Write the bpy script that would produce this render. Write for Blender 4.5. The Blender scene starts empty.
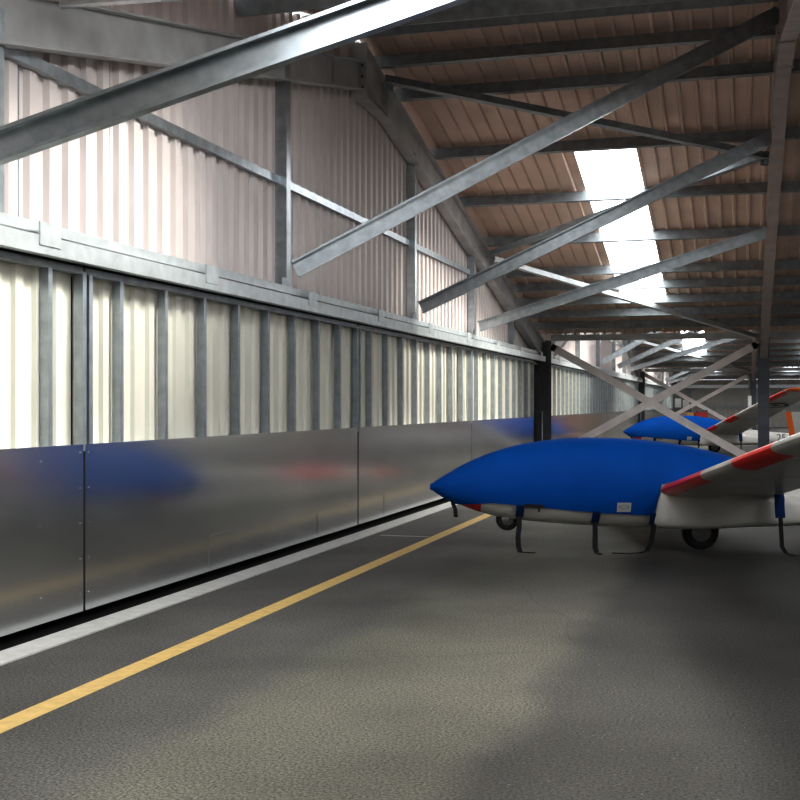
import bpy, math, random
from mathutils import Vector, Matrix
random.seed(4)
C = bpy.context.scene.collection

# ------------------------------------------------------------------ dimensions
CAMX, CAMH = 4.69, 1.60
YAW = math.radians(15.95)
SPAN = 29.1            # one gable span along the wall
HALF = SPAN / 2
T0 = 14.55             # ridge of the nearest span
SLOPE = 0.213
BAY = 5.15             # frame spacing away from the wall
XR = 3 * BAY           # right hand wall
SHEET0 = 6.42          # roof sheet height at ridge
TV = [T0 - HALF + SPAN * k for k in range(4)]   # valley lines 0, 29.1, 58.2, 87.3
XB = 0.02


def roof(t, off=0.0):
    k = round((t - T0) / SPAN)
    return SHEET0 + off - SLOPE * abs(t - (T0 + k * SPAN))


# ------------------------------------------------------------------ helpers
def tag(o, label=None, cat=None, group=None, kind=None):
    if label: o['label'] = label
    if cat: o['category'] = cat
    if group: o['group'] = group
    if kind: o['kind'] = kind
    return o


def empty(name, loc=(0, 0, 0), rz=0.0):
    o = bpy.data.objects.new(name, None)
    o.location = loc
    o.rotation_euler = (0, 0, rz)
    o.empty_display_size = 0.2
    C.objects.link(o)
    return o


def copy_tree(o, parent=None):
    c = o.copy()
    C.objects.link(c)
    if parent is not None:
        mi = o.matrix_parent_inverse.copy()
        c.parent = parent
        c.matrix_parent_inverse = mi
    for ch in list(o.children):
        copy_tree(ch, c)
    return c


class MB:
    """collects geometry that becomes ONE mesh"""
    def __init__(self):
        self.v, self.f, self.mi, self.sm = [], [], [], []

    def add(self, vs, fs, mi=0, smooth=False):
        n = len(self.v)
        self.v += [tuple(p) for p in vs]
        for i, f in enumerate(fs):
            self.f.append(tuple(n + k for k in f))
            self.mi.append(mi[i] if isinstance(mi, list) else mi)
            self.sm.append(smooth)
        return self

    def box(self, x0, x1, y0, y1, z0, z1, mi=0):
        vs = [(x, y, z) for x in (x0, x1) for y in (y0, y1) for z in (z0, z1)]
        fs = [(0, 1, 3, 2), (4, 6, 7, 5), (0, 4, 5, 1), (2, 3, 7, 6), (0, 2, 6, 4), (1, 5, 7, 3)]
        return self.add(vs, fs, mi)

    def sweep(self, prof, p0, p1, up=(0, 0, 1), mi=0, flip=False):
        """closed 2D profile (side, up) extruded from p0 to p1"""
        p0, p1 = Vector(p0), Vector(p1)
        d = (p1 - p0).normalized()
        s = d.cross(Vector(up)).normalized()
        u = s.cross(d).normalized()
        if flip: s = -s
        n = len(prof)
        vs = [p0 + s * a + u * b for a, b in prof] + [p1 + s * a + u * b for a, b in prof]
        fs = [(i, (i + 1) % n, n + (i + 1) % n, n + i) for i in range(n)]
        fs += [tuple(range(n))[::-1], tuple(range(n, 2 * n))]
        return self.add(vs, fs, mi)

    def tube(self, pts, r, seg=8, mi=0, closed=False):
        rings = []
        n = len(pts)
        P = [Vector(p) for p in pts]
        for i, p in enumerate(P):
            a = P[i - 1] if i else P[0]
            b = P[i + 1] if i < n - 1 else P[-1]
            d = (b - a).normalized()
            ref = Vector((0, 0, 1)) if abs(d.z) < 0.9 else Vector((1, 0, 0))
            s = d.cross(ref).normalized(); u = s.cross(d)
            rings.append([p + (s * math.cos(2 * math.pi * k / seg) + u * math.sin(2 * math.pi * k / seg)) * r for k in range(seg)])
        return self.loft(rings, True, True, mi, True)

    def ribbon(self, pts, w, th, wdir=(1, 0, 0), mi=0):
        """flat strap following pts"""
        wd = Vector(wdir).normalized()
        P = [Vector(p) for p in pts]
        rings = []
        for i, p in enumerate(P):
            a = P[max(i - 1, 0)]; b = P[min(i + 1, len(P) - 1)]
            d = (b - a).normalized()
            nrm = d.cross(wd)
            if nrm.length < 1e-4: nrm = Vector((0, 1, 0))
            nrm.normalize()
            rings.append([p + wd * w / 2 + nrm * th / 2, p - wd * w / 2 + nrm * th / 2, p - wd * w / 2 - nrm * th / 2, p + wd * w / 2 - nrm * th / 2])
        return self.loft(rings, True, True, mi, False)

    def loft(self, rings, closed=True, caps=True, mi=0, smooth=True):
        n = len(rings[0]); vs = [p for r in rings for p in r]
        fs = []; m = []
        for i in range(len(rings) - 1):
            for k in range(n if closed else n - 1):
                a = i * n + k; b = i * n + (k + 1) % n
                fs.append((a, b, b + n, a + n))
                m.append(mi(i, k) if callable(mi) else mi)
        if caps and closed:
            fs.append(tuple(range(n))[::-1]); m.append(mi(0, 0) if callable(mi) else mi)
            fs.append(tuple(range((len(rings) - 1) * n, len(rings) * n))); m.append(mi(len(rings) - 2, 0) if callable(mi) else mi)
        return self.add(vs, fs, m, smooth)

    def cyl(self, c, axis, r, h, seg=24, mi=0, smooth=True, r2=None):
        c = Vector(c); a = Vector(axis).normalized()
        ref = Vector((0, 0, 1)) if abs(a.z) < 0.9 else Vector((1, 0, 0))
        s = a.cross(ref).normalized(); u = s.cross(a)
        r2 = r if r2 is None else r2
        rings = [[c + a * (q * h) + (s * math.cos(2 * math.pi * k / seg) + u * math.sin(2 * math.pi * k / seg)) * rr for k in range(seg)] for q, rr in ((-.5, r), (.5, r2))]
        return self.loft(rings, True, True, mi, smooth)

    def build(self, name, mats, parent=None, fixn=True, autosmooth=None):
        me = bpy.data.meshes.new(name)
        me.from_pydata(self.v, [], self.f)
        if not isinstance(mats, (list, tuple)): mats = [mats]
        for m in mats: me.materials.append(m)
        me.polygons.foreach_set('material_index', self.mi)
        me.polygons.foreach_set('use_smooth', self.sm)
        me.update()
        if fixn:
            import bmesh
            bm = bmesh.new(); bm.from_mesh(me)
            bmesh.ops.recalc_face_normals(bm, faces=bm.faces)
            bm.to_mesh(me); bm.free()
        if autosmooth:
            try: me.set_sharp_from_angle(angle=math.radians(autosmooth))
            except Exception: pass
        o = bpy.data.objects.new(name, me)
        C.objects.link(o)
        if parent is not None: o.parent = parent
        return o


def prof_I(w, h, tf=0.016, tw=0.012):
    a, b, c = w / 2, h / 2, tw / 2
    return [(-a, -b), (a, -b), (a, -b + tf), (c, -b + tf), (c, b - tf), (a, b - tf), (a, b), (-a, b), (-a, b - tf), (-c, b - tf), (-c, -b + tf), (-a, -b + tf)]


def prof_C(w, h, t=0.008, lip=0.02):
    """channel, web at side 0, flanges towards +side"""
    b = h / 2
    return [(0, -b), (w, -b), (w, -b + lip), (w - t, -b + lip), (w - t, -b + t), (t, -b + t), (t, b - t), (w - t, b - t), (w - t, b - lip), (w, b - lip), (w, b), (0, b)]


def prof_Z(w, h, t=0.008):
    b = h / 2
    return [(-w, -b), (t, -b), (t, b - t), (w, b - t), (w, b), (0, b), (0, -b + t), (-w, -b + t)]


def prof_L(w, h, t=0.010):
    return [(0, 0), (w, 0), (w, t), (t, t), (t, h), (0, h)]


def prof_box(w, h):
    return [(-w / 2, -h / 2), (w / 2, -h / 2), (w / 2, h / 2), (-w / 2, h / 2)]


# ------------------------------------------------------------------ materials
def new_mat(name):
    m = bpy.data.materials.new(name); m.use_nodes = True
    nt = m.node_tree
    return m, nt, nt.nodes['Principled BSDF']


def mat(name, col, rough=0.6, metal=0.0, var=0.12, scale=6.0, bump=0.0, spec=0.5, stretch=(1, 1, 1), col2=None):
    m, nt, b = new_mat(name)
    tc = nt.nodes.new('ShaderNodeTexCoord')
    mp = nt.nodes.new('ShaderNodeMapping'); mp.inputs['Scale'].default_value = stretch
    n = nt.nodes.new('ShaderNodeTexNoise'); n.inputs['Scale'].default_value = scale; n.inputs['Detail'].default_value = 6
    nt.links.new(tc.outputs['Object'], mp.inputs['Vector']); nt.links.new(mp.outputs['Vector'], n.inputs['Vector'])
    r = nt.nodes.new('ShaderNodeValToRGB')
    c2 = col2 or col
    r.color_ramp.elements[0].position = 0.3; r.color_ramp.elements[1].position = 0.7
    r.color_ramp.elements[0].color = (*[c * (1 - var) for c in col], 1)
    r.color_ramp.elements[1].color = (*[min(1, c * (1 + var)) for c in c2], 1)
    nt.links.new(n.outputs['Fac'], r.inputs['Fac']); nt.links.new(r.outputs['Color'], b.inputs['Base Color'])
    b.inputs['Roughness'].default_value = rough; b.inputs['Metallic'].default_value = metal
    b.inputs['Specular IOR Level'].default_value = spec
    if bump:
        bp = nt.nodes.new('ShaderNodeBump'); bp.inputs['Strength'].default_value = bump; bp.inputs['Distance'].default_value = 0.02
        nt.links.new(n.outputs['Fac'], bp.inputs['Height']); nt.links.new(bp.outputs['Normal'], b.inputs['Normal'])
    return m


M = {}
M['galv'] = mat('galvanised_steel', (0.43, 0.475, 0.505), 0.32, 0.8, 0.18, 9)
M['galv_light'] = mat('bright_galvanised_rail', (0.62, 0.66, 0.68), 0.42, 0.6, 0.12, 7)
M['galv_dark'] = mat('dull_galvanised_purlin', (0.30, 0.33, 0.35), 0.5, 0.45, 0.2, 8)
M['stud'] = mat('blue_grey_galvanised_stud', (0.37, 0.41, 0.45), 0.35, 0.6, 0.15, 9)
M['navy'] = mat('navy_webbing_tab', (0.004, 0.03, 0.12), 0.8, 0, 0.1, 9, spec=.2)
M['beam'] = mat('grey_painted_beam', (0.52, 0.53, 0.535), 0.5, 0.15, 0.15, 3)
M['frame'] = mat('primer_painted_frame', (0.42, 0.36, 0.345), 0.6, 0.1, 0.15, 3)
M['column'] = mat('dark_painted_column', (0.08, 0.087, 0.098), 0.5, 0.1, 0.2, 4)
M['bluecol'] = mat('blue_grey_column', (0.11, 0.125, 0.15), 0.55, 0.1, 0.2, 4)
M['xbrace'] = mat('pale_flat_brace', (0.92, 0.85, 0.84), 0.55, 0.1, 0.1, 3)
M['roofsheet'] = mat('beige_roof_sheet', (0.66, 0.50, 0.415), 0.6, 0.0, 0.10, 1.5)
M['wallsheet'] = mat('pinkish_wall_sheet', (0.76, 0.70, 0.685), 0.55, 0.0, 0.05, 1.5)
M['doorsheet'] = mat('cream_door_sheet', (0.74, 0.73, 0.65), 0.45, 0.0, 0.06, 1.5)
M['backsheet'] = mat('grey_back_sheet', (0.33, 0.32, 0.30), 0.6, 0.0, 0.08, 1.5)
M['black'] = mat('black_gap', (0.006, 0.006, 0.006), 0.8, 0, 0.1, 5, spec=0.1)
M['rubber'] = mat('tyre_rubber', (0.012, 0.012, 0.013), 0.75, 0, 0.2, 20)
M['strap'] = mat('black_webbing', (0.010, 0.010, 0.012), 0.85, 0, 0.2, 40)
M['blue'] = mat('blue_canvas', (0.000, 0.085, 0.40), 0.7, 0, 0.08, 2.2, bump=0.05, spec=0.12)
M['gel'] = mat('white_gelcoat', (0.66, 0.65, 0.62), 0.28, 0, 0.05, 3)
M['gelgrey'] = mat('greyish_wing_underside', (0.58, 0.565, 0.53), 0.35, 0, 0.22, 1.8)
M['red'] = mat('red_marking', (0.80, 0.028, 0.018), 0.35, 0, 0.05, 4)
M['orange'] = mat('orange_marking', (0.90, 0.17, 0.012), 0.38, 0, 0.05, 4)
M['hub'] = mat('wheel_hub_metal', (0.45, 0.45, 0.44), 0.4, 0.6, 0.1, 10)
M['white'] = mat('white_paint', (0.75, 0.76, 0.76), 0.6, 0, 0.05, 5)
M['paper'] = mat('white_paper', (0.55, 0.56, 0.57), 0.7, 0, 0.03, 5)
M['ink'] = mat('grey_ink', (0.12, 0.13, 0.15), 0.7, 0, 0.05, 5)
M['inkblue'] = mat('slate_marking', (0.035, 0.04, 0.05), 0.5, 0, 0.05, 5)
M['yellow'] = mat('worn_yellow_paint', (0.55, 0.39, 0.15), 0.65, 0, 0.14, 14)
M['kerb'] = mat('pale_concrete_strip', (0.48, 0.48, 0.47), 0.75, 0, 0.09, 10)
M['redbox'] = mat('red_bodywork', (0.34, 0.03, 0.03), 0.5, 0, 0.1, 5)
M['yellowbox'] = mat('yellow_bodywork', (0.42, 0.24, 0.06), 0.6, 0, 0.1, 5)


def galv_panel():
    m, nt, b = new_mat('galvanised_kick_plate')
    N = nt.nodes.new; L = nt.links.new
    tc = N('ShaderNodeTexCoord')
    v = N('ShaderNodeTexNoise'); v.inputs['Scale'].default_value = 1.3; v.inputs['Detail'].default_value = 3
    L(tc.outputs['Object'], v.inputs['Vector'])
    r = N('ShaderNodeValToRGB')
    r.color_ramp.elements[0].position = .3; r.color_ramp.elements[1].position = .75
    r.color_ramp.elements[0].color = (.60, .615, .63, 1); r.color_ramp.elements[1].color = (.68, .69, .70, 1)
    L(v.outputs['Fac'], r.inputs['Fac'])
    mp = N('ShaderNodeMapping'); mp.inputs['Scale'].default_value = (1, .7, 9)
    mp.inputs['Rotation'].default_value = (.25, 0, 0)
    L(tc.outputs['Object'], mp.inputs['Vector'])
    s = N('ShaderNodeTexNoise'); s.inputs['Scale'].default_value = 5; s.inputs['Detail'].default_value = 10
    L(mp.outputs['Vector'], s.inputs['Vector'])
    sr = N('ShaderNodeMapRange'); sr.inputs['From Min'].default_value = .685; sr.inputs['From Max'].default_value = .77
    L(s.outputs['Fac'], sr.inputs['Value'])
    mx = N('ShaderNodeMixRGB'); mx.inputs['Color2'].default_value = (.8, .81, .82, 1)
    L(sr.outputs['Result'], mx.inputs['Fac']); L(r.outputs['Color'], mx.inputs['Color1'])
    L(mx.outputs['Color'], b.inputs['Base Color'])
    b.inputs['Metallic'].default_value = 0.95
    rr = N('ShaderNodeMapRange'); rr.inputs['To Min'].default_value = .15; rr.inputs['To Max'].default_value = .20
    L(v.outputs['Fac'], rr.inputs['Value']); L(rr.outputs['Result'], b.inputs['Roughness'])
    w = N('ShaderNodeTexNoise'); w.inputs['Scale'].default_value = .9; w.inputs['Detail'].default_value = 0
    L(tc.outputs['Object'], w.inputs['Vector'])
    bp = N('ShaderNodeBump'); bp.inputs['Strength'].default_value = .05; bp.inputs['Distance'].default_value = .05
    L(w.outputs['Fac'], bp.inputs['Height']); L(bp.outputs['Normal'], b.inputs['Normal'])
    return m


M['kick'] = galv_panel()


def asphalt():
    m, nt, b = new_mat('asphalt_floor')
    N = nt.nodes.new; L = nt.links.new
    tc = N('ShaderNodeTexCoord')
    sx = N('ShaderNodeSeparateXYZ'); L(tc.outputs['Object'], sx.inputs['Vector'])
    wob = N('ShaderNodeTexNoise'); wob.inputs['Scale'].default_value = .9; wob.inputs['Detail'].default_value = 8; L(tc.outputs['Object'], wob.inputs['Vector'])
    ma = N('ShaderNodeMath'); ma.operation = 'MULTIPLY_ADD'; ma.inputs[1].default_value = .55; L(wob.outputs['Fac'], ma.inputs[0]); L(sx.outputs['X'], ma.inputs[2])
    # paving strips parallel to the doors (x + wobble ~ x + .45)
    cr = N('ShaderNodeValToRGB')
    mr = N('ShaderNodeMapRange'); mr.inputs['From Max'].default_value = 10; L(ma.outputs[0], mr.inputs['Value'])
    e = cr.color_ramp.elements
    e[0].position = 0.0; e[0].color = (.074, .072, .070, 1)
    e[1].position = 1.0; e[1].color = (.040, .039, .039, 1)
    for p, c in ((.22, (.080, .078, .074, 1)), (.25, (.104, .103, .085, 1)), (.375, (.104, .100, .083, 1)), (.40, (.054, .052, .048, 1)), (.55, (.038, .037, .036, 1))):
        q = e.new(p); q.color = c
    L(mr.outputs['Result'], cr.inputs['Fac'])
    # blotches
    bl = N('ShaderNodeTexNoise'); bl.inputs['Scale'].default_value = .7; bl.inputs['Detail'].default_value = 7; L(tc.outputs['Object'], bl.inputs['Vector'])
    blr = N('ShaderNodeMapRange'); blr.inputs['From Min'].default_value = .3; blr.inputs['From Max'].default_value = .7; blr.inputs['To Min'].default_value = .68; blr.inputs['To Max'].default_value = 1.3
    L(bl.outputs['Fac'], blr.inputs['Value'])
    # aggregate grain
    gr = N('ShaderNodeTexNoise'); gr.inputs['Scale'].default_value = 66; gr.inputs['Detail'].default_value = 5; gr.inputs['Roughness'].default_value = .8; L(tc.outputs['Object'], gr.inputs['Vector'])
    grr = N('ShaderNodeMapRange'); grr.inputs['From Min'].default_value = .36; grr.inputs['From Max'].default_value = .66; grr.inputs['To Min'].default_value = .0; grr.inputs['To Max'].default_value = 2.3
    L(gr.outputs['Fac'], grr.inputs['Value'])
    mul = N('ShaderNodeMath'); mul.operation = 'MULTIPLY'; L(blr.outputs['Result'], mul.inputs[0]); L(grr.outputs['Result'], mul.inputs[1])
    mc = N('ShaderNodeMixRGB'); mc.blend_type = 'MULTIPLY'; mc.inputs['Fac'].default_value = 1; L(cr.outputs['Color'], mc.inputs['Color1']); L(mul.outputs[0], mc.inputs['Color2'])
    # pale chips and grit
    vo = N('ShaderNodeTexVoronoi'); vo.inputs['Scale'].default_value = 20; L(tc.outputs['Object'], vo.inputs['Vector'])
    vr = N('ShaderNodeMapRange'); vr.inputs['From Min'].default_value = .06; vr.inputs['From Max'].default_value = .10; vr.inputs['To Min'].default_value = 1; vr.inputs['To Max'].default_value = 0
    L(vo.outputs['Distance'], vr.inputs['Value'])
    sp = N('ShaderNodeSeparateColor'); L(vo.outputs['Color'], sp.inputs['Color'])
    gt = N('ShaderNodeMath'); gt.operation = 'GREATER_THAN'; gt.inputs[1].default_value = .80; L(sp.outputs[0], gt.inputs[0])
    ch = N('ShaderNodeMath'); ch.operation = 'MULTIPLY'; L(vr.outputs['Result'], ch.inputs[0]); L(gt.outputs[0], ch.inputs[1])
    mc2 = N('ShaderNodeMixRGB'); mc2.inputs['Color2'].default_value = (.26, .24, .20, 1); L(ch.outputs[0], mc2.inputs['Fac']); L(mc.outputs['Color'], mc2.inputs['Color1'])
    # fine cracks
    ck = N('ShaderNodeTexVoronoi'); ck.feature = 'DISTANCE_TO_EDGE'; ck.inputs['Scale'].default_value = .45
    wv = N('ShaderNodeMixRGB'); wv.inputs['Fac'].default_value = .25; L(tc.outputs['Object'], wv.inputs['Color1']); L(wob.outputs['Color'], wv.inputs['Color2']); L(wv.outputs['Color'], ck.inputs['Vector'])
    cl = N('ShaderNodeMath'); cl.operation = 'LESS_THAN'; cl.inputs[1].default_value = .0025; L(ck.outputs['Distance'], cl.inputs[0])
    cm = N('ShaderNodeMath'); cm.operation = 'MULTIPLY'; cm.inputs[1].default_value = .15; L(cl.outputs[0], cm.inputs[0])
    mc3 = N('ShaderNodeMixRGB'); mc3.inputs['Color2'].default_value = (.02, .02, .02, 1); L(cm.outputs[0], mc3.inputs['Fac']); L(mc2.outputs['Color'], mc3.inputs['Color1'])
    L(mc3.outputs['Color'], b.inputs['Base Color'])
    b.inputs['Roughness'].default_value = .72; b.inputs['Specular IOR Level'].default_value = .35
    bp = N('ShaderNodeBump'); bp.inputs['Strength'].default_value = .2; bp.inputs['Distance'].default_value = .006; L(gr.outputs['Fac'], bp.inputs['Height']); L(bp.outputs['Normal'], b.inputs['Normal'])
    return m


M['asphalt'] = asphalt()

SKY_EMIT = 8.5
SKY_CLEAR = 0.35


def skylight_mat():
    m = bpy.data.materials.new('translucent_skylight'); m.use_nodes = True
    nt = m.node_tree; nt.nodes.clear()
    o = nt.nodes.new('ShaderNodeOutputMaterial')
    em = nt.nodes.new('ShaderNodeEmission'); em.inputs['Color'].default_value = (.97, .99, 1, 1); em.inputs['Strength'].default_value = SKY_EMIT
    tr = nt.nodes.new('ShaderNodeBsdfTransparent'); tr.inputs['Color'].default_value = (1, 1, 1, 1)
    tc = nt.nodes.new('ShaderNodeTexCoord'); n = nt.nodes.new('ShaderNodeTexNoise'); n.inputs['Scale'].default_value = 2
    nt.links.new(tc.outputs['Object'], n.inputs['Vector'])
    r = nt.nodes.new('ShaderNodeMapRange'); r.inputs['To Min'].default_value = SKY_CLEAR - .05; r.inputs['To Max'].default_value = SKY_CLEAR + .05
    nt.links.new(n.outputs['Fac'], r.inputs['Value'])
    mx = nt.nodes.new('ShaderNodeMixShader')
    nt.links.new(r.outputs['Result'], mx.inputs[0]); nt.links.new(em.outputs[0], mx.inputs[1]); nt.links.new(tr.outputs[0], mx.inputs[2])
    nt.links.new(mx.outputs[0], o.inputs[0])
    return m


M['skylight'] = skylight_mat()

# ------------------------------------------------------------------ floor and strips
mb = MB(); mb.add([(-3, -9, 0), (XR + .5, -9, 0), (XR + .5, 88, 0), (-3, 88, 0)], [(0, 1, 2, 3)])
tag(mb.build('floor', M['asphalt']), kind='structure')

for k in range(3):
    a, b_ = TV[k] + .25, TV[k + 1] - .3
    mb = MB(); mb.box(.10, .33, a, b_, 0, .012)
    tag(mb.build('trim_%d' % (2 * k + 1), M['kerb']), kind='structure')
    mb = MB(); mb.box(-.18, .10, a, b_, 0, .006)
    tag(mb.build('trim_%d' % (2 * k + 2), M['black']), kind='structure')

ORD = ['first', 'second', 'third', 'fourth', 'fifth', 'sixth', 'seventh', 'eighth', 'ninth', 'tenth', 'eleventh', 'twelfth', 'thirteenth', 'fourteenth']
SPN = ['nearest', 'second', 'farthest']

mb = MB(); mb.add([(1.08, 1.0, .003), (1.23, 1.0, .003), (1.23, 60, .003), (1.08, 60, .003)], [(0, 1, 2, 3)])
tag(mb.build('floor_line', M['yellow']), 'long yellow line painted on the asphalt beside the sliding doors', 'floor marking')
mb = MB(); mb.add([(.45, 13.95, .003), (1.05, 13.95, .003), (1.05, 14.0, .003), (.45, 14.0, .003)], [(0, 1, 2, 3)])
tag(mb.build('floor_line', M['kerb']), 'short thin white mark on the asphalt between doors and yellow line', 'floor marking')

# ------------------------------------------------------------------ corrugated sheets
def trap(u0, u1, pitch, crown=.35, side=.14):
    """breakpoints of a trapezoidal profile: list of (u, 0/1)"""
    out = []; u = u0
    while u < u1 - 1e-6:
        for f, h in ((0, 0), (1 - crown - 2 * side, 0), (1 - crown - side, 1), (1 - side, 1)):
            q = u + f * pitch
            if q <= u1: out.append((q, h))
        u += pitch
    out.append((u1, 0))
    return out


SKX = [(2.10 + BAY * k, 3.11 + BAY * k) for k in range(3)]
SK_A, SK_B = 3.95, 12.0       # distance from the ridge along t


def roof_slope(span, far):
    ridge = T0 + SPAN * span
    sgn = 1 if far else -1
    def P(x, d, z): return (x, ridge + sgn * d, SHEET0 - SLOPE * d + z)
    br = trap(-.12, XR + .1, .235, .16, .07)
    xs = sorted(set([round(u, 4) for u, h in br]))
    hd = dict((round(u, 4), h) for u, h in br)
    # keep skylight edges as breakpoints
    mb = MB()
    for i in range(len(xs) - 1):
        x0, x1 = xs[i], xs[i + 1]; z0, z1 = -hd[x0] * .040, -hd[x1] * .040
        xm = (x0 + x1) / 2
        segs = [(0, HALF)]
        if any(a < xm < b for a, b in SKX): segs = [(0, SK_A), (SK_B, HALF)]
        for d0, d1 in segs:
            mb.add([P(x0, d0, z0), P(x1, d0, z1), P(x1, d1, z1), P(x0, d1, z0)], [(0, 1, 2, 3)])
    return mb


nce = 0
for s in range(3):
    for far in (False, True):
        o = roof_slope(s, far).build('ceiling' if nce == 0 else 'ceiling.%03d' % nce, M['roofsheet'], fixn=False)
        tag(o, kind='structure'); nce += 1
# near span continues behind the camera: half a slope rising away
mb = MB()
mb.add([(-.12, TV[0], roof(TV[0])), (XR + .1, TV[0], roof(TV[0])), (XR + .1, -8.5, roof(TV[0]) + 8.65 * SLOPE), (-.12, -8.5, roof(TV[0]) + 8.65 * SLOPE)], [(0, 1, 2, 3)])
tag(mb.build('ceiling', M['roofsheet']), kind='structure')

nwin = 0
for s in range(3):
    for far in (False, True):
        for (xa, xb) in SKX:
            ridge = T0 + SPAN * s; sg = 1 if far else -1
            mb = MB()
            n = 5
            for i in range(n):
                x0 = xa - .01 + (xb - xa + .02) * i / n; x1 = xa - .01 + (xb - xa + .02) * (i + 1) / n
                q = [(x0, SK_A - .05, .012), (x1, SK_A - .05, .012), (x1, SK_B + .05, .012), (x0, SK_B + .05, .012)]
                mb.add([(x, ridge + sg * d, SHEET0 - SLOPE * d + z) for x, d, z in q], [(0, 1, 2, 3)])
            nwin += 1
            tag(mb.build('window_%d' % nwin, M['skylight'], fixn=False), kind='structure')


def wall_profile(a, b, z0, ztop, x, pitch, depth, crown=.42, side=.10):
    br = trap(a, b, pitch, crown, side)
    mb = MB()
    for i in range(len(br) - 1):
        (t0, h0), (t1, h1) = br[i], br[i + 1]
        mb.add([(x + h0 * depth, t0, z0), (x + h1 * depth, t1, z0), (x + h1 * depth, t1, ztop(t1)), (x + h0 * depth, t0, ztop(t0))], [(0, 1, 2, 3)])
    return mb


# upper wall cladding, one run along all three gables
mbw = MB()
for k in range(3):
    w = wall_profile(TV[k], TV[k + 1], 2.55, lambda t: roof(t, -.03), -.16, .25, .042, .40, .09)
    mbw.add(w.v, w.f)
    # lapped seams of the sheets
    t = TV[k] + 1.05
    while t < TV[k + 1]:
        mbw.box(-.166, -.156, t - .006, t + .006, 2.6, roof(t, -.06), 1)
        t += 1.25
mbw.add([(-.19, -8.5, 0), (-.19, TV[3], 0), (-.19, TV[3], 2.7), (-.19, -8.5, 2.7)], [(0, 1, 2, 3)], 2)  # black backing sheet added behind the doors to stop daylight leaking in
w = [(-.2, -8.5, 0), (-.2, TV[0], 0), (-.2, TV[0], 3.36), (-.2, -8.5, 5.25)]
mbw.add(w, [(0, 1, 2, 3)])
tag(mbw.build('wall_left', [M['wallsheet'], M['galv_dark'], M['black']], fixn=False), kind='structure')

mb = MB(); mb.add([(XR, -8.5, 0), (XR, 87.4, 0), (XR, 87.4, 6.4), (XR, -8.5, 6.4)], [(0, 1, 2, 3)])
tag(mb.build('wall_right', M['backsheet']), kind='structure')
mb = MB(); mb.add([(-.2, -8.5, 0), (XR, -8.5, 0), (XR, -8.5, 5.2), (-.2, -8.5, 5.2)], [(0, 1, 2, 3)])
tag(mb.build('wall_front', M['backsheet']), kind='structure')
br = trap(-.2, XR, .25, .4, .1); mb = MB()
for i in range(len(br) - 1):
    (t0, h0), (t1, h1) = br[i], br[i + 1]
    y = TV[3]
    mb.add([(t0, y - h0 * .035, 0), (t1, y - h1 * .035, 0), (t1, y - h1 * .035, 3.3), (t0, y - h0 * .035, 3.3)], [(0, 1, 2, 3)])
tag(mb.build('wall_back', M['backsheet'], fixn=False), kind='structure')
for i, (z0, z1, m, pr) in enumerate(((2.72, 2.95, M['galv_light'], .12), (1.35, 1.47, M['galv_dark'], .10))):
    mb = MB(); mb.sweep(prof_C(.09, z1 - z0), (-.15, TV[3] - .045, (z0 + z1) / 2), (XR - .02, TV[3] - .045, (z0 + z1) / 2))
    tag(mb.build('wall_rail', m), ['pale upper horizontal steel rail across the far back wall', 'dark lower horizontal steel rail across the far back wall'][i], 'wall rail')

# ------------------------------------------------------------------ sliding doors
STUD = .76
def door_leaf(n, a, b, patch=(), first=.50):
    root = empty('door_%d' % n, (0, (a + b) / 2, 0)); tag(root, kind='structure')
    c = (a + b) / 2; L = b - a
    def loc(mb): mb.v = [(x, y - c, z) for x, y, z in mb.v]; return mb
    w = wall_profile(a, b, 1.22, lambda t: 2.60, -.105, .25, .03, .36, .07)
    loc(w).build('cladding', M['doorsheet'], root, fixn=False)
    ts = [a + .035]
    k = 0
    while a + first + k * STUD < b - .2:
        ts.append(a + first + k * STUD); k += 1
    ts.append(b - .035)
    for t in ts:
        mb = MB(); mb.sweep(prof_C(.052, .072, .006, .02), (-.0365, t + .026, 1.25), (-.0365, t + .026, 2.58), up=(1, 0, 0), flip=False)
        loc(mb).build('stud', M['stud'], root)
    mb = MB(); mb.box(-.075, .0, a + .004, b - .004, .07, 1.30)
    # folded top edge and rivets
    mb.box(-.0, .004, a + .004, b - .004, 1.285, 1.302)
    for t in (a + .05, b - .05):
        z = .2
        while z < 1.28:
            mb.cyl((.002, t, z), (1, 0, 0), .006, .005, 8); z += .26
    t = a + STUD
    while t < b - .2:
        for z in (.25, .75, 1.2):
            mb.cyl((.002, t, z), (1, 0, 0), .006, .005, 8)
        t += STUD
    loc(mb).build('kick_plate', M['kick'], root)
    for (pt, w_, h_) in patch:
        mb = MB(); mb.box(0, .004, pt, pt + w_, .10, .10 + h_)
        mb.box(.0, .007, pt + .02, pt + .04, .13, .08 + h_)
        loc(mb).build('access_cover', M['kick'], root)
    mb = MB(); mb.box(-.10, .0, a + .01, b - .01, 2.56, 2.61)
    loc(mb).build('top_rail', M['galv_dark'], root)
    return root


edges = [(1.25, 7.892), (7.912, 14.455), (14.495, 21.075), (21.095, 27.75)]
n = 0
for s in range(3):
    for i, (a, b_) in enumerate(edges):
        n += 1
        pt = ()
        if s == 0 and i == 1: pt = ((10.05, .42, .30), (12.95, .42, .24))
        if s == 0 and i == 2: pt = ((15.6, .05, .28),)
        door_leaf(n, a + SPAN * s, b_ + SPAN * s, pt, .83 if i == 0 else .50)

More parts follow.
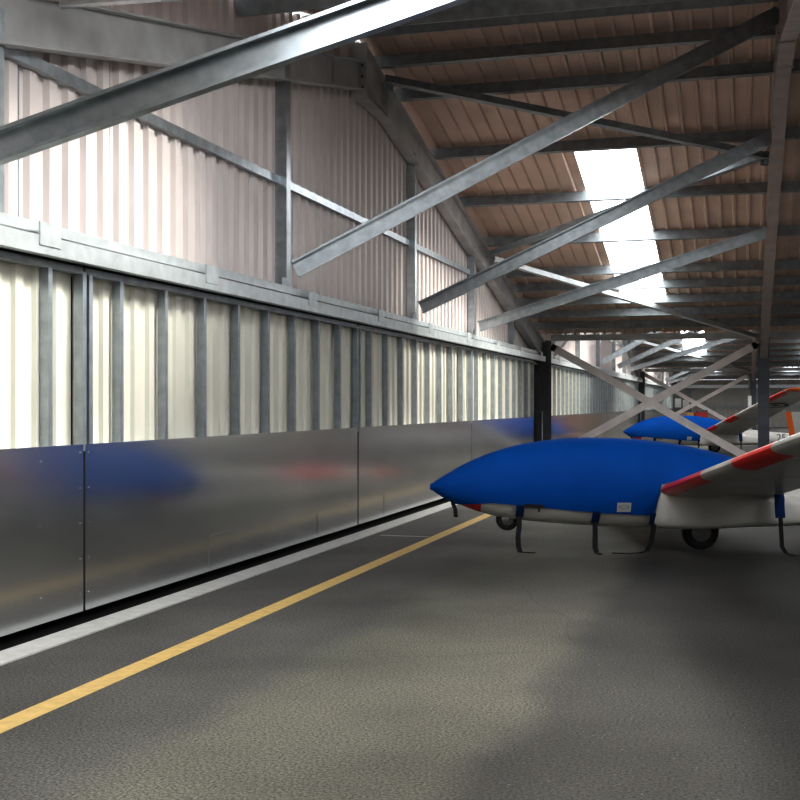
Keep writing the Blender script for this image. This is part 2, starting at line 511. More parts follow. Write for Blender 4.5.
# ------------------------------------------------------------------ door header rails, girts and posts of the gable walls
for s in range(3):
    o_ = SPAN * s
    a, b_ = TV[s] + .25, TV[s + 1] - .28
    r = empty('door_header_rail', (.1, (a + b_) / 2, 2.7))
    tag(r, 'galvanised double header rail above the doors of the %s gable' % SPN[s], 'header rail', 'door header rails')
    cy = (a + b_) / 2
    def rel(mb): mb.v = [(x - .1, y - cy, z - 2.7) for x, y, z in mb.v]; return mb
    mb = MB(); mb.sweep(prof_C(.10, .125, .006), (.11, a, 2.685), (.11, b_, 2.685), flip=True)
    rel(mb).build('track_channel', M['galv_light'], r)
    mb = MB(); mb.sweep(prof_L(.09, .075, .008), (.045, a, 2.775), (.045, b_, 2.775), flip=True)
    rel(mb).build('ledge_angle', M['galv_light'], r)
    mb = MB(); mb.box(-.11, .03, a, b_, 2.615, 2.66)  # solid black bar standing in for the shadow under the header
    rel(mb).build('header_shade_bar', M['black'], r)
    t = TV[s] + 1.9
    while t < b_ - .3:
        mb = MB(); mb.box(.105, .118, t, t + .26, 2.68, 2.84)
        rel(mb).build('splice_plate', M['galv_light'], r)
        t += 2.62
    r2 = MB(); r2.sweep(prof_L(.085, .085, .008), (-.07, TV[s] + 1.0, 3.95), (-.07, TV[s + 1] - 4.5, 3.95), flip=True)
    # girt stops where it meets the roof
    tag(r2.build('wall_rail', M['galv']), 'galvanised horizontal rail across the upper wall of the %s gable' % SPN[s], 'wall rail', 'gable wall rails')

POSTS = [6.7, 11.9, 17.1, 21.2, 25.1]
for s in range(3):
    for i, t in enumerate(POSTS):
        if s == 2 and i < 2: continue
        tt = t + SPAN * s
        top = roof(t, -.55)
        r = empty('wall_post', (-.06, tt, 2.72))
        nm = ['far left', 'second from the left', 'third from the left', 'fourth from the left', 'shortest, beside the column']
        tag(r, 'galvanised upper wall post of the %s gable, %s' % (SPN[s], nm[i]), 'wall post', 'gable wall posts')
        mb = MB(); mb.sweep(prof_C(.12, .15, .008, .025), (0, .06, 0), (0, .06, top - 2.72), up=(1, 0, 0))
        mb.build('channel', M['galv'], r)
        mb = MB(); mb.box(.07, .085, -.10, .12, -.02, .22)
        mb.build('foot_plate', M['galv'], r)

# ------------------------------------------------------------------ frames: rafters, columns
RB = -.70     # rafter underside below sheet level
RD = .46
def rafter(x, span, far, matl, label, haunch=True, w=.17, grp='portal frame rafters', dz=0.0, RD=RD):
    ridge = T0 + SPAN * span; sg = 1 if far else -1
    r = empty('roof_rafter', (x, ridge, SHEET0 + RB + dz)); tag(r, label, 'rafter', grp)
    zc = RD / 2
    def q(d, dz=0): return Vector((0, sg * d, -SLOPE * d + zc + dz))
    L = HALF - .12
    mb = MB(); mb.sweep(prof_I(w, RD, .018, .012), q(.012), q(L), up=(0, 0, 1))
    mb.build('beam', matl, r)
    if haunch:
        # apex haunch, flat underneath
        mb = MB()
        d1 = 1.0
        pts = [(.012, -.02), (d1, -SLOPE * d1), (d1, -SLOPE * d1 - .012), (.012, -.20)]
        for (x0, x1) in ((-.008, .008),):
            vs = [(xx, sg * d, z) for xx in (x0, x1) for d, z in pts]
            mb.add(vs, [(0, 1, 2, 3), (4, 5, 6, 7), (0, 1, 5, 4), (1, 2, 6, 5), (2, 3, 7, 6), (3, 0, 4, 7)])
        vs = [(xx, sg * d, z) for xx in (-w / 2, w / 2) for d, z in ((.012, -.20), (d1, -SLOPE * d1 - .012), (d1, -SLOPE * d1 - .03), (.012, -.218))]
        mb.add(vs, [(0, 1, 2, 3), (4, 5, 6, 7), (0, 1, 5, 4), (1, 2, 6, 5), (2, 3, 7, 6), (3, 0, 4, 7)])
        mb.build('haunch', matl, r)
    mb = MB(); mb.box(-w / 2 - .015, w / 2 + .015, min(0, sg * .022), max(0, sg * .022), -.24 if haunch else -.10, RD + .02)
    mb.build('end_plate', matl, r)
    for zz in (-.12, .02, .16, .30)[0 if haunch else 1:]:
        for xx in (-w * .32, w * .32):
            mb = MB(); mb.cyl((xx, sg * .034, zz), (0, 1, 0), .017, .026, 6, smooth=False)
            mb.build('bolt', M['column'], r)
    mb = MB(); d = 1.02; c0 = q(d)
    mb.sweep(prof_box(w, RD - .04), c0 - Vector((0, .006, 0)), c0 + Vector((0, .006, 0)))
    mb.build('stiffener', matl, r)
    return r


side = {False: 'near', True: 'far'}
for s in range(3):
    for far in (False, True):
        if s == 2 and not far: continue
        rafter(-.01, s, far, M['beam'], 'grey %s rafter against the corrugated wall of the %s gable' % (['left hand', 'right hand'][far], SPN[s]), dz=0 if far else -.12, RD=.46 if far else .36, haunch=far)
for s in range(3):
    for far in (False, True):
        if s > 0 and not far: continue
        rafter(BAY, s, far, M['frame'], 'brownish %s rafter of the inner frame in the %s span' % (['near slope', 'far slope'][far], SPN[s]))


def column(x, t, matl, label, w=.26, d=.30, top=3.12, extra=False):
    r = empty('steel_column', (x, t, 0)); tag(r, label, 'column', 'valley columns')
    h = (top or roof(t + .01, -.30))
    mb = MB(); mb.sweep(prof_I(w, d, .018, .012), (0, 0, .02), (0, 0, h), up=(0, 1, 0))
    mb.build('shaft', matl, r)
    mb = MB(); mb.box(-w / 2 - .06, w / 2 + .06, -d / 2 - .06, d / 2 + .06, 0, .022)
    mb.build('base_plate', matl, r)
    for sx in (-1, 1):
        for sy in (-1, 1):
            mb = MB(); mb.cyl((sx * (w / 2 + .03), sy * (d / 2 + .03), .034), (0, 0, 1), .014, .03, 6, smooth=False)
            mb.build('anchor_bolt', M['galv'], r)
    mb = MB(); mb.box(-w / 2 - .01, w / 2 + .01, -d / 2 - .02, d / 2 + .02, h, h + .02)
    mb.build('cap_plate', matl, r)
    if extra:
        mb = MB(); mb.box(-.16, -.02, -d / 2 - .30, -d / 2 - .005, 1.32, 1.42)
        mb.build('guide_bracket', M['column'], r)
        mb = MB(); mb.cyl((-.02, -d / 2 - .16, .72), (0, 0, 1), .014, 1.40, 10)
        mb.build('conduit', M['galv_light'], r)
    return r


for k in (1, 2):
    column(.05, TV[k], M['column'], ['', 'dark steel column between the nearest and second rows of sliding doors', 'dark steel column between the second and farthest rows of sliding doors'][k], extra=True)
    column(BAY, TV[k], M['bluecol'], ['', 'blue-grey inner steel column behind the raised wing', 'blue-grey inner steel column deeper in the hangar'][k], w=.25)
column(.05, TV[3] - .3, M['column'], 'dark steel column in the far back corner of the hangar')

# valley beams from wall column to inner column
for k in (1, 2):
    z = 3.20
    mb = MB(); mb.sweep(prof_I(.12, .14, .012, .01), (.20, TV[k] - .06, z), (XR - .1, TV[k] - .06, z))
    tag(mb.build('valley_beam', M['beam']), 'grey horizontal beam along the %s roof valley above the columns' % ['', 'nearer', 'deeper'][k], 'beam', 'valley beams')

# ------------------------------------------------------------------ purlins
def purlin(t, label, matl=M['galv_dark']):
    far = ((t - T0) % SPAN) < HALF
    z = roof(t, -.034 - .10)
    mb = MB()
    up = Vector((0, SLOPE if far else -SLOPE, 1)).normalized()
    mb.sweep(prof_Z(.065, .195, .008), (-.10, t, z), (XR - .05, t, z), up=up, flip=far)
    o = mb.build('roof_purlin', matl); tag(o, label, 'purlin', 'roof purlins')
    # cleats holding the purlin to the inner rafter, one piece of it
    return o


OFF = [.70, 1.65, 3.65, 5.65, 7.65, 9.5, 10.5, 11.5, 12.45, 13.4]
for s in range(3):
    for i, d in enumerate(OFF):
        if s and i < 5: continue
        purlin(T0 + SPAN * s + d, '%s purlin down from the ridge on the far slope of the %s roof span' % (ORD[i], SPN[s]))
for i, d in enumerate(OFF[:4]):
    purlin(T0 - d, '%s purlin down from the ridge on the near slope of the nearest roof span' % ORD[i])

# ------------------------------------------------------------------ braces
def brace(p0, p1, label, matl, prof, name='diagonal_brace', grp=None, flip=False, up=(0, 0, 1), cat='brace'):
    r = empty(name, p0); tag(r, label, cat, grp)
    d = Vector(p1) - Vector(p0)
    mb = MB(); mb.sweep(prof, (0, 0, 0), d, up=up, flip=flip)
    mb.build('bar', matl, r)
    e = d.normalized()
    for q in (e * .07, d - e * .07):
        mb = MB(); mb.sweep(prof_box(.012, .16), q - e * .06, q + e * .06, up=up)
        mb.build('gusset_plate', matl, r)
    return r


PC = prof_C(.08, .19, .007, .022)
for s in range(3):
    o_ = SPAN * s
    nm = ['third from the left', 'fourth from the left']
    for i, (t, zb, t1) in enumerate(((17.1, 3.02, 17.5), (21.2, 3.0, 21.3))):
        brace((.11, t + .06 + o_, zb), (BAY - .05, t1 + o_, roof(t1, -.47)), 'galvanised brace from the %s wall post to the inner rafter, %s span' % (['third', 'fourth'][i], SPN[s]), M['galv'], PC, grp='wall to rafter braces')
    if s < 2:
        brace((.11, 11.96 + o_, 3.03), (BAY - .05, T0 - .05 + o_, roof(T0, -.32)), 'galvanised brace rising from the second wall post to the ridge of the %s span' % SPN[s], M['galv'], PC, grp='wall to rafter braces')
brace((.11, 6.1, 2.99), (BAY - .05, 6.55, 4.42), 'large galvanised brace crossing the upper left corner nearest the camera', M['galv'], PC, grp='wall to rafter braces')

PA = prof_L(.13, .13, .008)
def rz(t, off=-.40): return roof(t, off)
for s in range(2):
    o_ = SPAN * s
    L = [((.1, 15.3), (BAY, 18.5), 'dull brown', M['galv_dark'], 'from ridge end of gable rafter to inner rafter'),
         ((.1, 22.3), (BAY, 18.4), 'grey', M['galv'], 'from middle of gable rafter up to inner rafter'),
         ((.1, 22.6), (BAY, 28.5), 'pale', M['galv_light'], 'from middle of gable rafter down to inner column')]
    for i, (a, b_, colr, m, tx) in enumerate(L):
        if s and i == 0: continue
        brace((a[0], a[1] + o_, rz(a[1])), (b_[0] - .1, b_[1] + o_, rz(b_[1])), '%s roof brace %s, %s span' % (colr, tx, SPN[s]), m, PA, 'roof_brace', 'roof braces')
brace((.22, 7.2, 4.36), (BAY - .1, 9.7, rz(9.7, -.3)), 'grey roof brace along the top edge above the left rafter', M['galv'], prof_C(.07, .15), 'roof_brace', 'roof braces')

for k in (1, 2):
    t = TV[k]
    f = ['', 'nearer', 'deeper'][k]
    brace((.20, t - .02, 3.0), (BAY - .13, t - .02, .22), 'pale flat brace falling from wall column to inner column base, %s cross' % f, M['xbrace'], prof_box(.012, .18), 'cross_brace', 'valley cross braces')
    brace((.20, t + .02, .32), (BAY - .13, t + .02, 3.0), 'pinkish flat brace rising from wall column base to inner column, %s cross' % f, M['xbrace'], prof_box(.012, .18), 'cross_brace', 'valley cross braces')

# ------------------------------------------------------------------ glider
NX = 2.94     # nose ahead of the main wheel
def interp(tab, s):
    if s <= tab[0][0]: return tab[0][1]
    for (a, va), (b, vb) in zip(tab, tab[1:]):
        if s <= b:
            f = (s - a) / (b - a)
            return va + (vb - va) * f
    return tab[-1][1]


def smooth_tab(tab):
    """Catmull-Rom resample"""
    out = []
    for i in range(len(tab) - 1):
        p0 = tab[max(i - 1, 0)]; p1 = tab[i]; p2 = tab[i + 1]; p3 = tab[min(i + 2, len(tab) - 1)]
        m1 = (p2[1] - p0[1]) / max(p2[0] - p0[0], 1e-6); m2 = (p3[1] - p1[1]) / max(p3[0] - p1[0], 1e-6)
        h = p2[0] - p1[0]
        for k in range(8):
            u = k / 8
            h00 = 2 * u ** 3 - 3 * u ** 2 + 1; h10 = u ** 3 - 2 * u ** 2 + u; h01 = -2 * u ** 3 + 3 * u ** 2; h11 = u ** 3 - u ** 2
            out.append((p1[0] + u * h, h00 * p1[1] + h10 * h * m1 + h01 * p2[1] + h11 * h * m2))
    out.append(tab[-1])
    return out


TOP = smooth_tab([(0, .70), (.04, .735), (.143, .80), (.418, .955), (.75, 1.08), (1.19, 1.175), (1.63, 1.208), (2.18, 1.197), (2.73, 1.13), (3.17, 1.03), (3.6, .90), (4.1, .78), (4.8, .69), (6.2, .60), (7.6, .52), (8.3, .47)])
BOT = smooth_tab([(0, .68), (.04, .645), (.14, .577), (.31, .49), (.53, .41), (.75, .357), (1.08, .313), (1.52, .28), (2.07, .25), (2.95, .236), (3.83, .255), (4.8, .285), (6.2, .28), (7.6, .24), (8.3, .26)])
WID = smooth_tab([(0, .012), (.04, .055), (.143, .125), (.418, .215), (.75, .28), (1.19, .325), (1.63, .345), (2.18, .345), (2.73, .32), (3.17, .28), (3.83, .215), (4.8, .155), (6.2, .115), (7.6, .08), (8.3, .05)])


def ring(s, n=40, off=0.0, a0=None):
    t, b, w = interp(TOP, s) + off, interp(BOT, s) - off, interp(WID, s) + off
    zc, hh = (t + b) / 2, (t - b) / 2
    return [(NX - s, w * math.sin(2 * math.pi * k / n), zc + hh * math.cos(2 * math.pi * k / n)) for k in range(n)]


COVER_LOW = [(0, .60), (.12, .535), (.25, .50), (.45, .515), (.64, .53), (1.02, .497), (1.5, .452), (1.85, .425), (2.37, .395), (2.39, .50), (2.44, .74), (2.7, .80), (2.95, .86), (3.2, .90), (3.5, .95)]


def make_fuselage(root):
    S = [0, .01, .025, .05, .09, .14] + [.2 + .08 * i for i in range(14)] + [1.3 + .12 * i for i in range(30)] + [5.0 + .3 * i for i in range(12)]
    rings = [ring(s) for s in S]
    def mi(i, k):
        s = (S[i] + S[i + 1]) / 2
        z = (rings[i][k][2])
        return 1 if (s < .52 - (k % 20) * 0 and z < .66 and s > .03) else 0
    mb = MB(); mb.loft(rings, True, True, mi, True)
    return mb.build('fuselage', [M['gel'], M['red']], root)


def airfoil(n=14, th=.15):
    """closed loop, chord 0..1 from LE; upper from TE to LE then lower LE to TE"""
    def y(x): return 5 * th * (.2969 * math.sqrt(x) - .126 * x - .3516 * x ** 2 + .2843 * x ** 3 - .1015 * x ** 4)
    def cam(x): return .035 * (1 - (2 * x - 1) ** 2)
    xs = [(1 - math.cos(math.pi * k / n)) / 2 for k in range(n + 1)]
    up = [(x, cam(x) + y(x)) for x in reversed(xs)]
    lo = [(x, cam(x) - y(x)) for x in xs[1:-1]]
    return up + lo


AF = airfoil()
def make_wing(root, left):
    sg = 1 if left else -1
    ang = math.radians(9.3 if left else -2.6)
    span = 8.25
    ss = sorted(set([0, .08, .25, .5, .75, 1.0, 1.35, 1.62, 2.1, 2.62, 2.85, 3.1, 3.4, 3.66, 4.15, 4.8, 5.4, 6.0, 6.3, 6.35, 6.9, 7.4, 7.85, 7.95, 8.1, 8.2, 8.25]))
    rings = []
    for s in ss:
        ch = 1.24 - .42 * (s / span) - (.25 * max(0, (s - 6.3) / (span - 6.3)) ** 2)
        le = .51 - .17 * s / span - .05 * max(0, (s - 6.3) / (span - 6.3))
        ths = 1.0 if s < 8 else 1 - .6 * ((s - 8) / .25)
        fl = .30
        y = sg * (fl + s * math.cos(ang)); z = .64 + s * math.sin(ang)
        inc = math.radians(3.0)
        r = []
        for (cx, cz) in AF:
            xx = -cx * ch; zz = cz * ch * ths
            r.append((le + xx * math.cos(inc) - zz * 0, y - sg * zz * math.sin(ang), z + zz * math.cos(ang) + xx * math.sin(inc) + .03))
        rings.append(r)
    nA = len(AF)
    def mi(i, k):
        s = (ss[i] + ss[i + 1]) / 2
        cx = (AF[k][0] + AF[(k + 1) % nA][0]) / 2
        lower = k >= len(AF) // 2
        lim = .26
        if s > 7.95: return 2
        if not left: return 1 if ((4.8 < s < 6.3 or 7.4 < s) and cx < .5) else 0
        if .08 < s < 1.62 and cx < .12: return 1
        if 2.62 < s < 3.66 and cx < .21: return 1
        if 6.35 < s < 7.85 and cx < .20: return 1
        return 0
    mb = MB(); mb.loft(rings, True, True, mi, True)
    w = mb.build('wing', [M['gelgrey'], M['red'], M['orange']], root, autosmooth=40)
    # aileron line: thin separate surface along the outer trailing edge
    return w, ang


def make_fairing(root, sg):
    rings = []
    st = [(2.44, .02), (2.45, .45), (2.47, .68), (2.51, .86), (2.58, .96), (2.7, 1.0), (3.0, .97), (3.3, .9), (3.6, .78), (3.85, .64), (4.1, .5), (4.4, .35), (4.7, .2), (4.8, .05)]
    for s, f in st:
        r = []
        for k in range(28):
            a = 2 * math.pi * k / 28
            ca, sa = math.cos(a), math.sin(a)
            e = .62
            yy = math.copysign(abs(ca) ** e, ca); zz = math.copysign(abs(sa) ** e, sa)
            top = .715 if s < 3.3 else .715 - .12 * (s - 3.3)
            bot = .245 + .02 * max(0, s - 3)
            zc, hz = (top + bot) / 2, (top - bot) / 2
            hz *= .55 + .45 * f
            r.append((NX - s + .06, sg * (.20 + yy * .20 * f), zc + zz * hz))
        rings.append(r)
    mb = MB(); mb.loft(rings, True, True, 0, True)
    return mb.build('wing_root_fairing', M['gel'], root)


def wheel(name, root, x, z, r, w):
    # tyre as a lathe around local y
    mb = MB(); seg = 32
    pr = [(r * .55, -w * .42), (r * .80, -w * .5), (r * .94, -w * .40), (r, -w * .16), (r, w * .16), (r * .94, w * .40), (r * .80, w * .5), (r * .55, w * .42)]
    rings = [[(x + rr * math.cos(2 * math.pi * k / seg), yy, z + rr * math.sin(2 * math.pi * k / seg)) for k in range(seg)] for rr, yy in pr]
    mb.loft(rings, True, True, 0, True)
    t = mb.build(name, M['rubber'], root)
    mb = MB(); mb.cyl((x, 0, z), (0, 1, 0), r * .54, w * .92, 24)
    mb.cyl((x, w * .48, z), (0, 1, 0), r * .34, .02, 20); mb.cyl((x, -w * .48, z), (0, 1, 0), r * .34, .02, 20)
    for k in range(5):
        a = 2 * math.pi * k / 5
        for sy in (-1, 1):
            mb.cyl((x + r * .22 * math.cos(a), sy * (w * .48 + .012), z + r * .22 * math.sin(a)), (0, 1, 0), r * .04, .012, 8)
    mb.build('hub', M['hub'], t)
    return t


def surf(root, name, pts_le_te, th, mats, midx=None):
    """lofted symmetric surface: list of (LE point, TE point, thickness dir)"""
    base = airfoil(10, th)
    rings = []
    for le, te, nd in pts_le_te:
        le, te, nd = Vector(le), Vector(te), Vector(nd)
        ch = (te - le).length
        rings.append([le + (te - le) * cx + nd * ((cz - .035 * (1 - (2 * cx - 1) ** 2)) * ch) for cx, cz in base])
    mb = MB(); mb.loft(rings, True, True, midx or 0, True)
    return mb.build(name, mats, root, autosmooth=40)


def text_mesh(txt, size, name, matl, parent, M4):
    cu = bpy.data.curves.new(name, 'FONT'); cu.body = txt; cu.size = size; cu.extrude = .001; cu.align_x = 'CENTER'; cu.align_y = 'CENTER'
    to = bpy.data.objects.new(name, cu)
    C.objects.link(to)
    bpy.context.view_layer.update()
    me = bpy.data.meshes.new_from_object(to.evaluated_get(bpy.context.evaluated_depsgraph_get()))
    bpy.data.objects.remove(to)
    me.materials.clear(); me.materials.append(matl)
    me.transform(M4)
    o = bpy.data.objects.new(name, me); C.objects.link(o); o.parent = parent
    return o


def make_glider(loc, rzz, label, fin_edge=None):
    root = empty('glider', loc, rzz); tag(root, label, 'glider', 'parked gliders')
    make_fuselage(root)
    for left in (True, False):
        w, ang = make_wing(root, left)
        if left:
            # emblem under the outer panel: ring with a bar
            s0 = 6.0; yy = .30 + s0 * math.cos(ang); zz = .64 + s0 * math.sin(ang)
            mb = MB()
            seg = 36
            def U(px, py):   # point on underside, px along chord (aft), py along span
                px *= .34; py *= .38; return (-.06 - px, yy + py * math.cos(ang), zz + py * math.sin(ang) - .047 - .05 * px)
            R1, R0 = 1.0, .70
            vs = [U(R1 * math.cos(2 * math.pi * k / seg) , R1 * math.sin(2 * math.pi * k / seg)) for k in range(seg)] + [U(R0 * math.cos(2 * math.pi * k / seg), R0 * math.sin(2 * math.pi * k / seg)) for k in range(seg)]
            mb.add(vs, [(k, (k + 1) % seg, seg + (k + 1) % seg, seg + k) for k in range(seg)])
            R2 = .30
            vs = [U(R2 * math.cos(2 * math.pi * k / seg), R2 * math.sin(2 * math.pi * k / seg)) for k in range(seg)]
            mb.add(vs, [tuple(range(seg))])
            mb.build('emblem', M['inkblue'], w)
        make_fairing(root, 1 if left else -1)
    mw = wheel('main_wheel', root, 0, .20, .20, .14)
    nw = wheel('nose_wheel', root, NX - .82, .335, .125, .09)
    mb = MB()
    for sy in (-1, 1):
        mb.sweep(prof_box(.05, .012), (NX - .82, sy * .056, .335), (NX - .82, sy * .056, .45), up=(1, 0, 0))
    mb.build('wheel_fork', M['gel'], nw)
    mb = MB()
    for sy in (-1, 1):
        mb.sweep(prof_box(.07, .014), (0, sy * .086, .19), (0.04, sy * .086, .36), up=(0, 1, 0))
    mb.build('wheel_fork', M['hub'], mw)
    # fin, rudder, tailplane
    fx = NX
    surf(root, 'fin', [((fx - 6.9, 0, .56), (fx - 7.75, 0, .45), (0, 1, 0)), ((fx - 7.25, 0, 1.05), (fx - 7.85, 0, 1.05), (0, 1, 0)), ((fx - 7.42, 0, 1.42), (fx - 7.92, 0, 1.42), (0, 1, 0))], .12, M['gel'])
    surf(root, 'rudder', [((fx - 7.76, 0, .36), (fx - 8.38, 0, .36), (0, 1, 0)), ((fx - 7.86, 0, 1.05), (fx - 8.46, 0, 1.05), (0, 1, 0)), ((fx - 7.93, 0, 1.42), (fx - 8.53, 0, 1.42), (0, 1, 0))], .10, [M['gel'], M['orange']], (lambda i, k: 1 if (airfoil(10)[k][0] > .74) else 0) if fin_edge else None)
    surf(root, 'tailplane', [((fx - 7.55, -1.5, 1.36), (fx - 7.98, -1.5, 1.36), (0, 0, 1)), ((fx - 7.35, 0, 1.42), (fx - 8.05, 0, 1.42), (0, 0, 1)), ((fx - 7.55, 1.5, 1.36), (fx - 7.98, 1.5, 1.36), (0, 0, 1))], .11, M['gel'])
    tw = wheel('tail_wheel', root, fx - 7.7, .10, .10, .06)
    # fleet number on the tail boom
    for sy in (1,):
        s = 5.08
        y = interp(WID, s) + .004
        M4 = Matrix(((-1, 0, 0, fx - s), (0, 0, 1, y), (0, 1, 0, .50), (0, 0, 0, 1)))
        text_mesh('25', .32, 'fleet_number', M['ink'], root, M4)
    return root


def make_cover(loc, rzz, label):
    root = empty('canopy_cover', loc, rzz); tag(root, label, 'cover', 'blue glider covers')
    S = [0, .012, .03, .06, .1, .15] + [.2 + .06 * i for i in range(38)] + [2.37, 2.38, 2.39, 2.415, 2.44, 2.5, 2.56] + [2.62 + .06 * i for i in range(16)]
    S = sorted(set(round(s, 4) for s in S))
    n = 36
    rings = []
    for s in S:
        off = .022
        t, b, w = interp(TOP, s) + off, interp(BOT, s) - off, interp(WID, s) + off
        zc, hh = (t + b) / 2, (t - b) / 2
        zl = interp(COVER_LOW, s)
        cph = max(-1, min(.96, (zl - zc) / hh)); pm = math.acos(cph)
        r = []
        for k in range(n + 1):
            ph = -pm + 2 * pm * k / n
            wr = .0015 * math.sin(9 * s + 5 * ph) + .001 * math.sin(23 * s - 7 * ph)
            r.append((NX - s + (.03 if s == 0 else .012 * max(0, 1 - s / .1)), (w + wr) * math.sin(ph), zc + (hh + wr) * math.cos(ph)))
        rings.append(r)
    mb = MB(); mb.loft(rings, False, False, 0, True)
    o = mb.build('cover_cloth', M['blue'], root, fixn=False)
    def px(x, y, side=None):       # photo-derived side position in metres
        s = (x - 432) * .01075
        return NX - s, 1.6 - (y - 404) * .011, s
    def sidey(s, z, off=.03):
        t, b, w = interp(TOP, s), interp(BOT, s), interp(WID, s)
        zc, hh = (t + b) / 2, (t - b) / 2
        q = max(0, 1 - ((z - zc) / hh) ** 2)
        return w * math.sqrt(q) + off
    # straps hanging on the visible side (tab, webbing, buckle)
    for (tabx, y0, y1, path) in (
        (519, 503, 515, [(519, 513, 0), (518.5, 525, .03), (517, 534, .05), (517.5, 544, .06), (519, 549.0, .08), (524, 549.4, .12), (531, 549.4, .15)]),
        (595, 509, 521, [(595, 519, 0), (595, 532, .02), (594.5, 545, .05), (595, 549.2, .12), (596, 549.3, .28)]),
        (653, 511, 522, [(654, 520, 0), (653, 530, .02), (650.5, 540, .05), (645, 547.5, .10), (636, 549.4, .16), (624, 549.4, .20), (612, 549.4, .16)]),
    ):
        x, za, s = px(tabx, y0); _, zb, _ = px(tabx, y1)
        pts = []
        for i in range(6):
            z = za + (zb - za) * i / 5
            pts.append((x, sidey(s, z, .034), z))
        mb = MB(); mb.ribbon(pts, .085, .008)
        st = mb.build('strap_tab', M['navy'], root)
        tp = pts[-1]
        pts2 = []
        for (ax, ay, ex) in path:
            xx, zz, _ = px(ax, ay)
            pts2.append((xx, tp[1] + .006 + ex, max(zz, .006)))
        mb = MB(); mb.ribbon(pts2, .055, .009, wdir=(1, .12, 0))
        mb.box(tp[0] - .035, tp[0] + .035, tp[1] - .002, tp[1] + .012, tp[2] - .02, tp[2] + .02)
        mb.build('strap', M['strap'], st)
    # black hem strap with buckle near the nose
    x, z, s = px(523, 503.5); x2, z2, s2 = px(543, 504.5)
    mb = MB(); mb.ribbon([(x, sidey(s, z, .034), z), ((x + x2) / 2, sidey((s + s2) / 2, z, .038), z - .004), (x2, sidey(s2, z2, .034), z2)], .038, .008, wdir=(0, 0, 1))
    mb.ribbon([(x2 + .06, sidey(s2, z2, .045), z2), (x2 + .06, sidey(s2, z2, .045), z2 - .055)], .02, .006)
    mb.build('hem_strap', M['strap'], root)
    # short nose strap
    x, z, s = px(454, 500)
    mb = MB(); mb.ribbon([(x + .02, sidey(s, z, .03), z + .015), (x + .01, sidey(s, z - .05, .03), z - .05), (x - .01, sidey(s, z - .1, .04), z - .10), (x - .015, sidey(s, z - .1, .04), z - .185)], .045, .009)
    mb.build('nose_strap', M['strap'], root)
    # sewn label
    x, z, s = px(615, 500); x2, z2, s2 = px(629, 509.5)
    y = sidey(s, (z + z2) / 2, .036)
    mb = MB(); mb.add([(x, sidey(s, z, .036), z), (x2, sidey(s2, z, .036), z), (x2, sidey(s2, z2, .036), z2), (x, sidey(s, z2, .036), z2)], [(0, 1, 2, 3)])
    lab = mb.build('sewn_label', M['paper'], root)
    mb = MB()
    cxm, czm = (x + x2) / 2, (z + z2) / 2
    for k in range(20):
        a0, a1 = 2 * math.pi * k / 20, 2 * math.pi * (k + 1) / 20
        def E(a, f): return (cxm + .052 * f * math.cos(a), sidey((s + s2) / 2, czm + .022 * f * math.sin(a), .039), czm + .004 + .022 * f * math.sin(a))
        mb.add([E(a0, 1), E(a1, 1), E(a1, .82), E(a0, .82)], [(0, 1, 2, 3)])
    mb.build('label_print', M['ink'], lab)
    return root


def rear_tie(loc, rzz, label):
    root = empty('tie_down_strap', loc, rzz); tag(root, label, 'strap', 'wing tie-down straps')
    # blue tie around the wing trailing edge, black webbing to the floor
    mb = MB(); mb.ribbon([(-.68, .50, .72), (-.70, .52, .66), (-.705, .54, .60), (-.70, .55, .54), (-.705, .55, .46), (-.71, .55, .40)], .10, .022)
    mb.build('tie_cloth', M['navy'], root)
    mb = MB(); mb.ribbon([(-.62, .48, .80), (-.655, .50, .735), (-.675, .51, .69)], .03, .01)
    mb.build('tie_tail', M['strap'], root)
    mb = MB(); mb.ribbon([(-.708, .56, .41), (-.715, .56, .25), (-.72, .57, .10), (-.76, .58, .03), (-.84, .60, .006), (-1.05, .62, .006)], .045, .008)
    mb.build('webbing', M['strap'], root)
    return root


RZ = math.pi + YAW
def at(z, r):     # depth / right of the optical axis -> world
    return (CAMX + r * math.cos(YAW) - z * math.sin(YAW), z * math.cos(YAW) + r * math.sin(YAW), 0)


G1 = at(13.2, 3.30)
G2 = at(39.2, 7.33 + 2.94)
make_glider(G1, RZ, 'white glider in the foreground with its near wing raised, under the large blue cover')
make_cover(G1, RZ, 'large blue fabric cover strapped over the nose of the foreground glider')
rear_tie(G1, RZ, 'blue and black tie hanging under the raised wing of the foreground glider')
make_glider(G2, RZ, 'white glider farther back, raised wing with orange tip beyond the inner column')
make_cover(G2, RZ, 'blue fabric cover on the distant glider in the second span')
rear_tie(G2, RZ, 'blue and black tie hanging under the wing of the distant glider')
# third glider faces the other way, only its tail reaches into the picture
G3 = at(27.0, 8.83 + 5.43)
make_glider(G3, RZ + math.pi, 'white glider tail with orange rudder edge rising behind the foreground wing', fin_edge=True)

# ------------------------------------------------------------------ things deep in the hangar
r = empty('tow_tractor', at(52, 12.95), YAW); tag(r, 'small red and yellow tow tractor far back behind the distant blue cover', 'tractor')
mb = MB(); mb.box(-.2, .62, -.4, .4, .35, .98); mb.box(-.2, .3, -.36, .36, .98, 1.24); mb.build('body', M['redbox'], r)
mb = MB(); mb.box(-.68, -.24, -.36, .36, .35, 1.05); mb.box(-.62, -.28, -.3, .3, 1.05, 1.21); mb.build('engine_cover', M['yellowbox'], r)
mb = MB(); mb.box(-.05, .28, -.3, .3, 1.24, 1.29); mb.box(.22, .30, -.3, .3, 1.24, 1.34); mb.build('seat', M['column'], r)
for sx in (-.42, .40):
    for sy in (-.42, .42):
        mb = MB(); mb.cyl((sx, sy, .28), (0, 1, 0), .28, .2, 20); mb.build('wheel', M['rubber'], r)

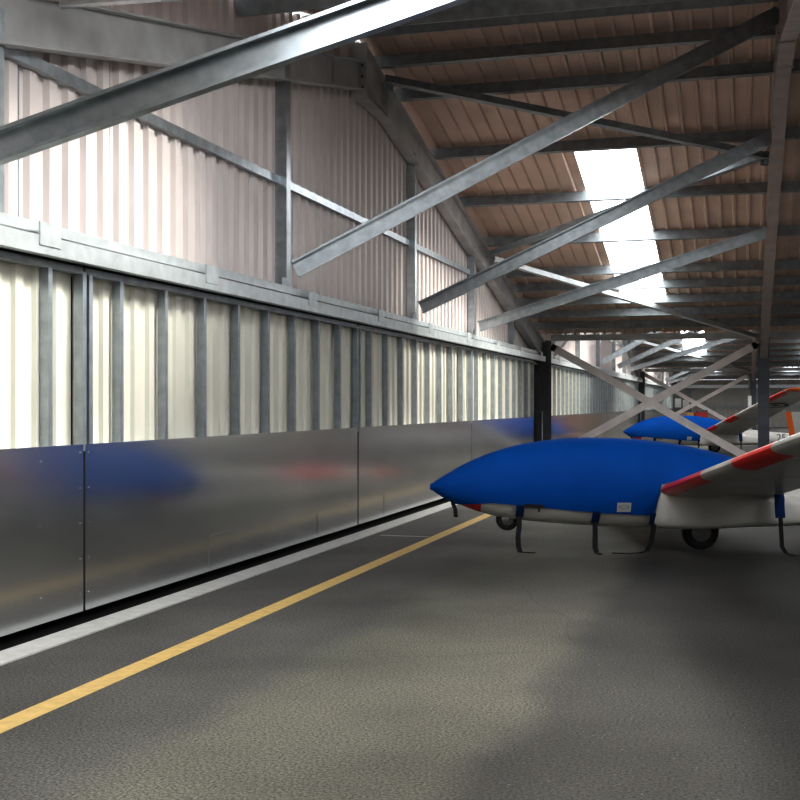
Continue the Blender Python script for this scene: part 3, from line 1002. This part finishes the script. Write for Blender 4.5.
r = empty('notice_board', (.32, TV[3] - 1.6, 0), 0); tag(r, 'dark notice board with two white sheets in the far corner', 'notice board')
p = at(76.0, 17.85)
r.location = (p[0], p[1], 0)
mb = MB(); mb.box(-.55, .6, 0, .06, 1.1, 2.5); mb.build('board', M['column'], r)
for (a, b_, z0, z1) in ((-.42, -.04, 1.38, 1.95), (.06, .46, 1.30, 1.88)):
    mb = MB(); mb.box(a, b_, -.012, -.002, z0, z1); mb.build('paper_sheet', M['paper'], r)
for xx in (-.5, .55):
    mb = MB(); mb.cyl((xx, .03, .55), (0, 0, 1), .03, 1.1, 10); mb.build('leg', M['column'], r)

p = at(52.5, 15.3)
r = empty('marker_post', (p[0], p[1], 0)); tag(r, 'short white square post standing beside the deeper inner column', 'post')
mb = MB(); mb.box(-.075, .075, -.075, .075, 0, 1.96); mb.build('post', M['white'], r)
mb = MB(); mb.box(-.12, .12, -.12, .12, 0, .03); mb.build('base', M['white'], r)

# ------------------------------------------------------------------ light
w = bpy.data.worlds.new('World'); bpy.context.scene.world = w; w.use_nodes = True
bg = w.node_tree.nodes['Background']; bg.inputs['Color'].default_value = (.85, .93, 1, 1); bg.inputs['Strength'].default_value = 1.0

sun = bpy.data.lights.new('sun', 'SUN'); sun.energy = 30; sun.angle = math.radians(34); sun.color = (1, .97, .88)
so = bpy.data.objects.new('sun', sun); C.objects.link(so)
so.rotation_euler = Vector((-1, -.42, -.95)).to_track_quat('-Z', 'Y').to_euler()
so.location = (10, 10, 20)

# ------------------------------------------------------------------ camera
cam = bpy.data.cameras.new('camera'); cam.sensor_width = 36; cam.lens = 1200 / 800 * 36; cam.shift_y = .005; cam.clip_end = 300; cam.clip_start = .05
co = bpy.data.objects.new('camera', cam); C.objects.link(co)
co.location = (CAMX, 0, CAMH); co.rotation_euler = (math.radians(90), 0, YAW)
bpy.context.scene.camera = co
bpy.context.scene.view_settings.view_transform = 'Standard'
bpy.context.scene.view_settings.look = 'None'
bpy.context.scene.view_settings.exposure = 0.85
bpy.context.scene.view_settings.gamma = 0.82
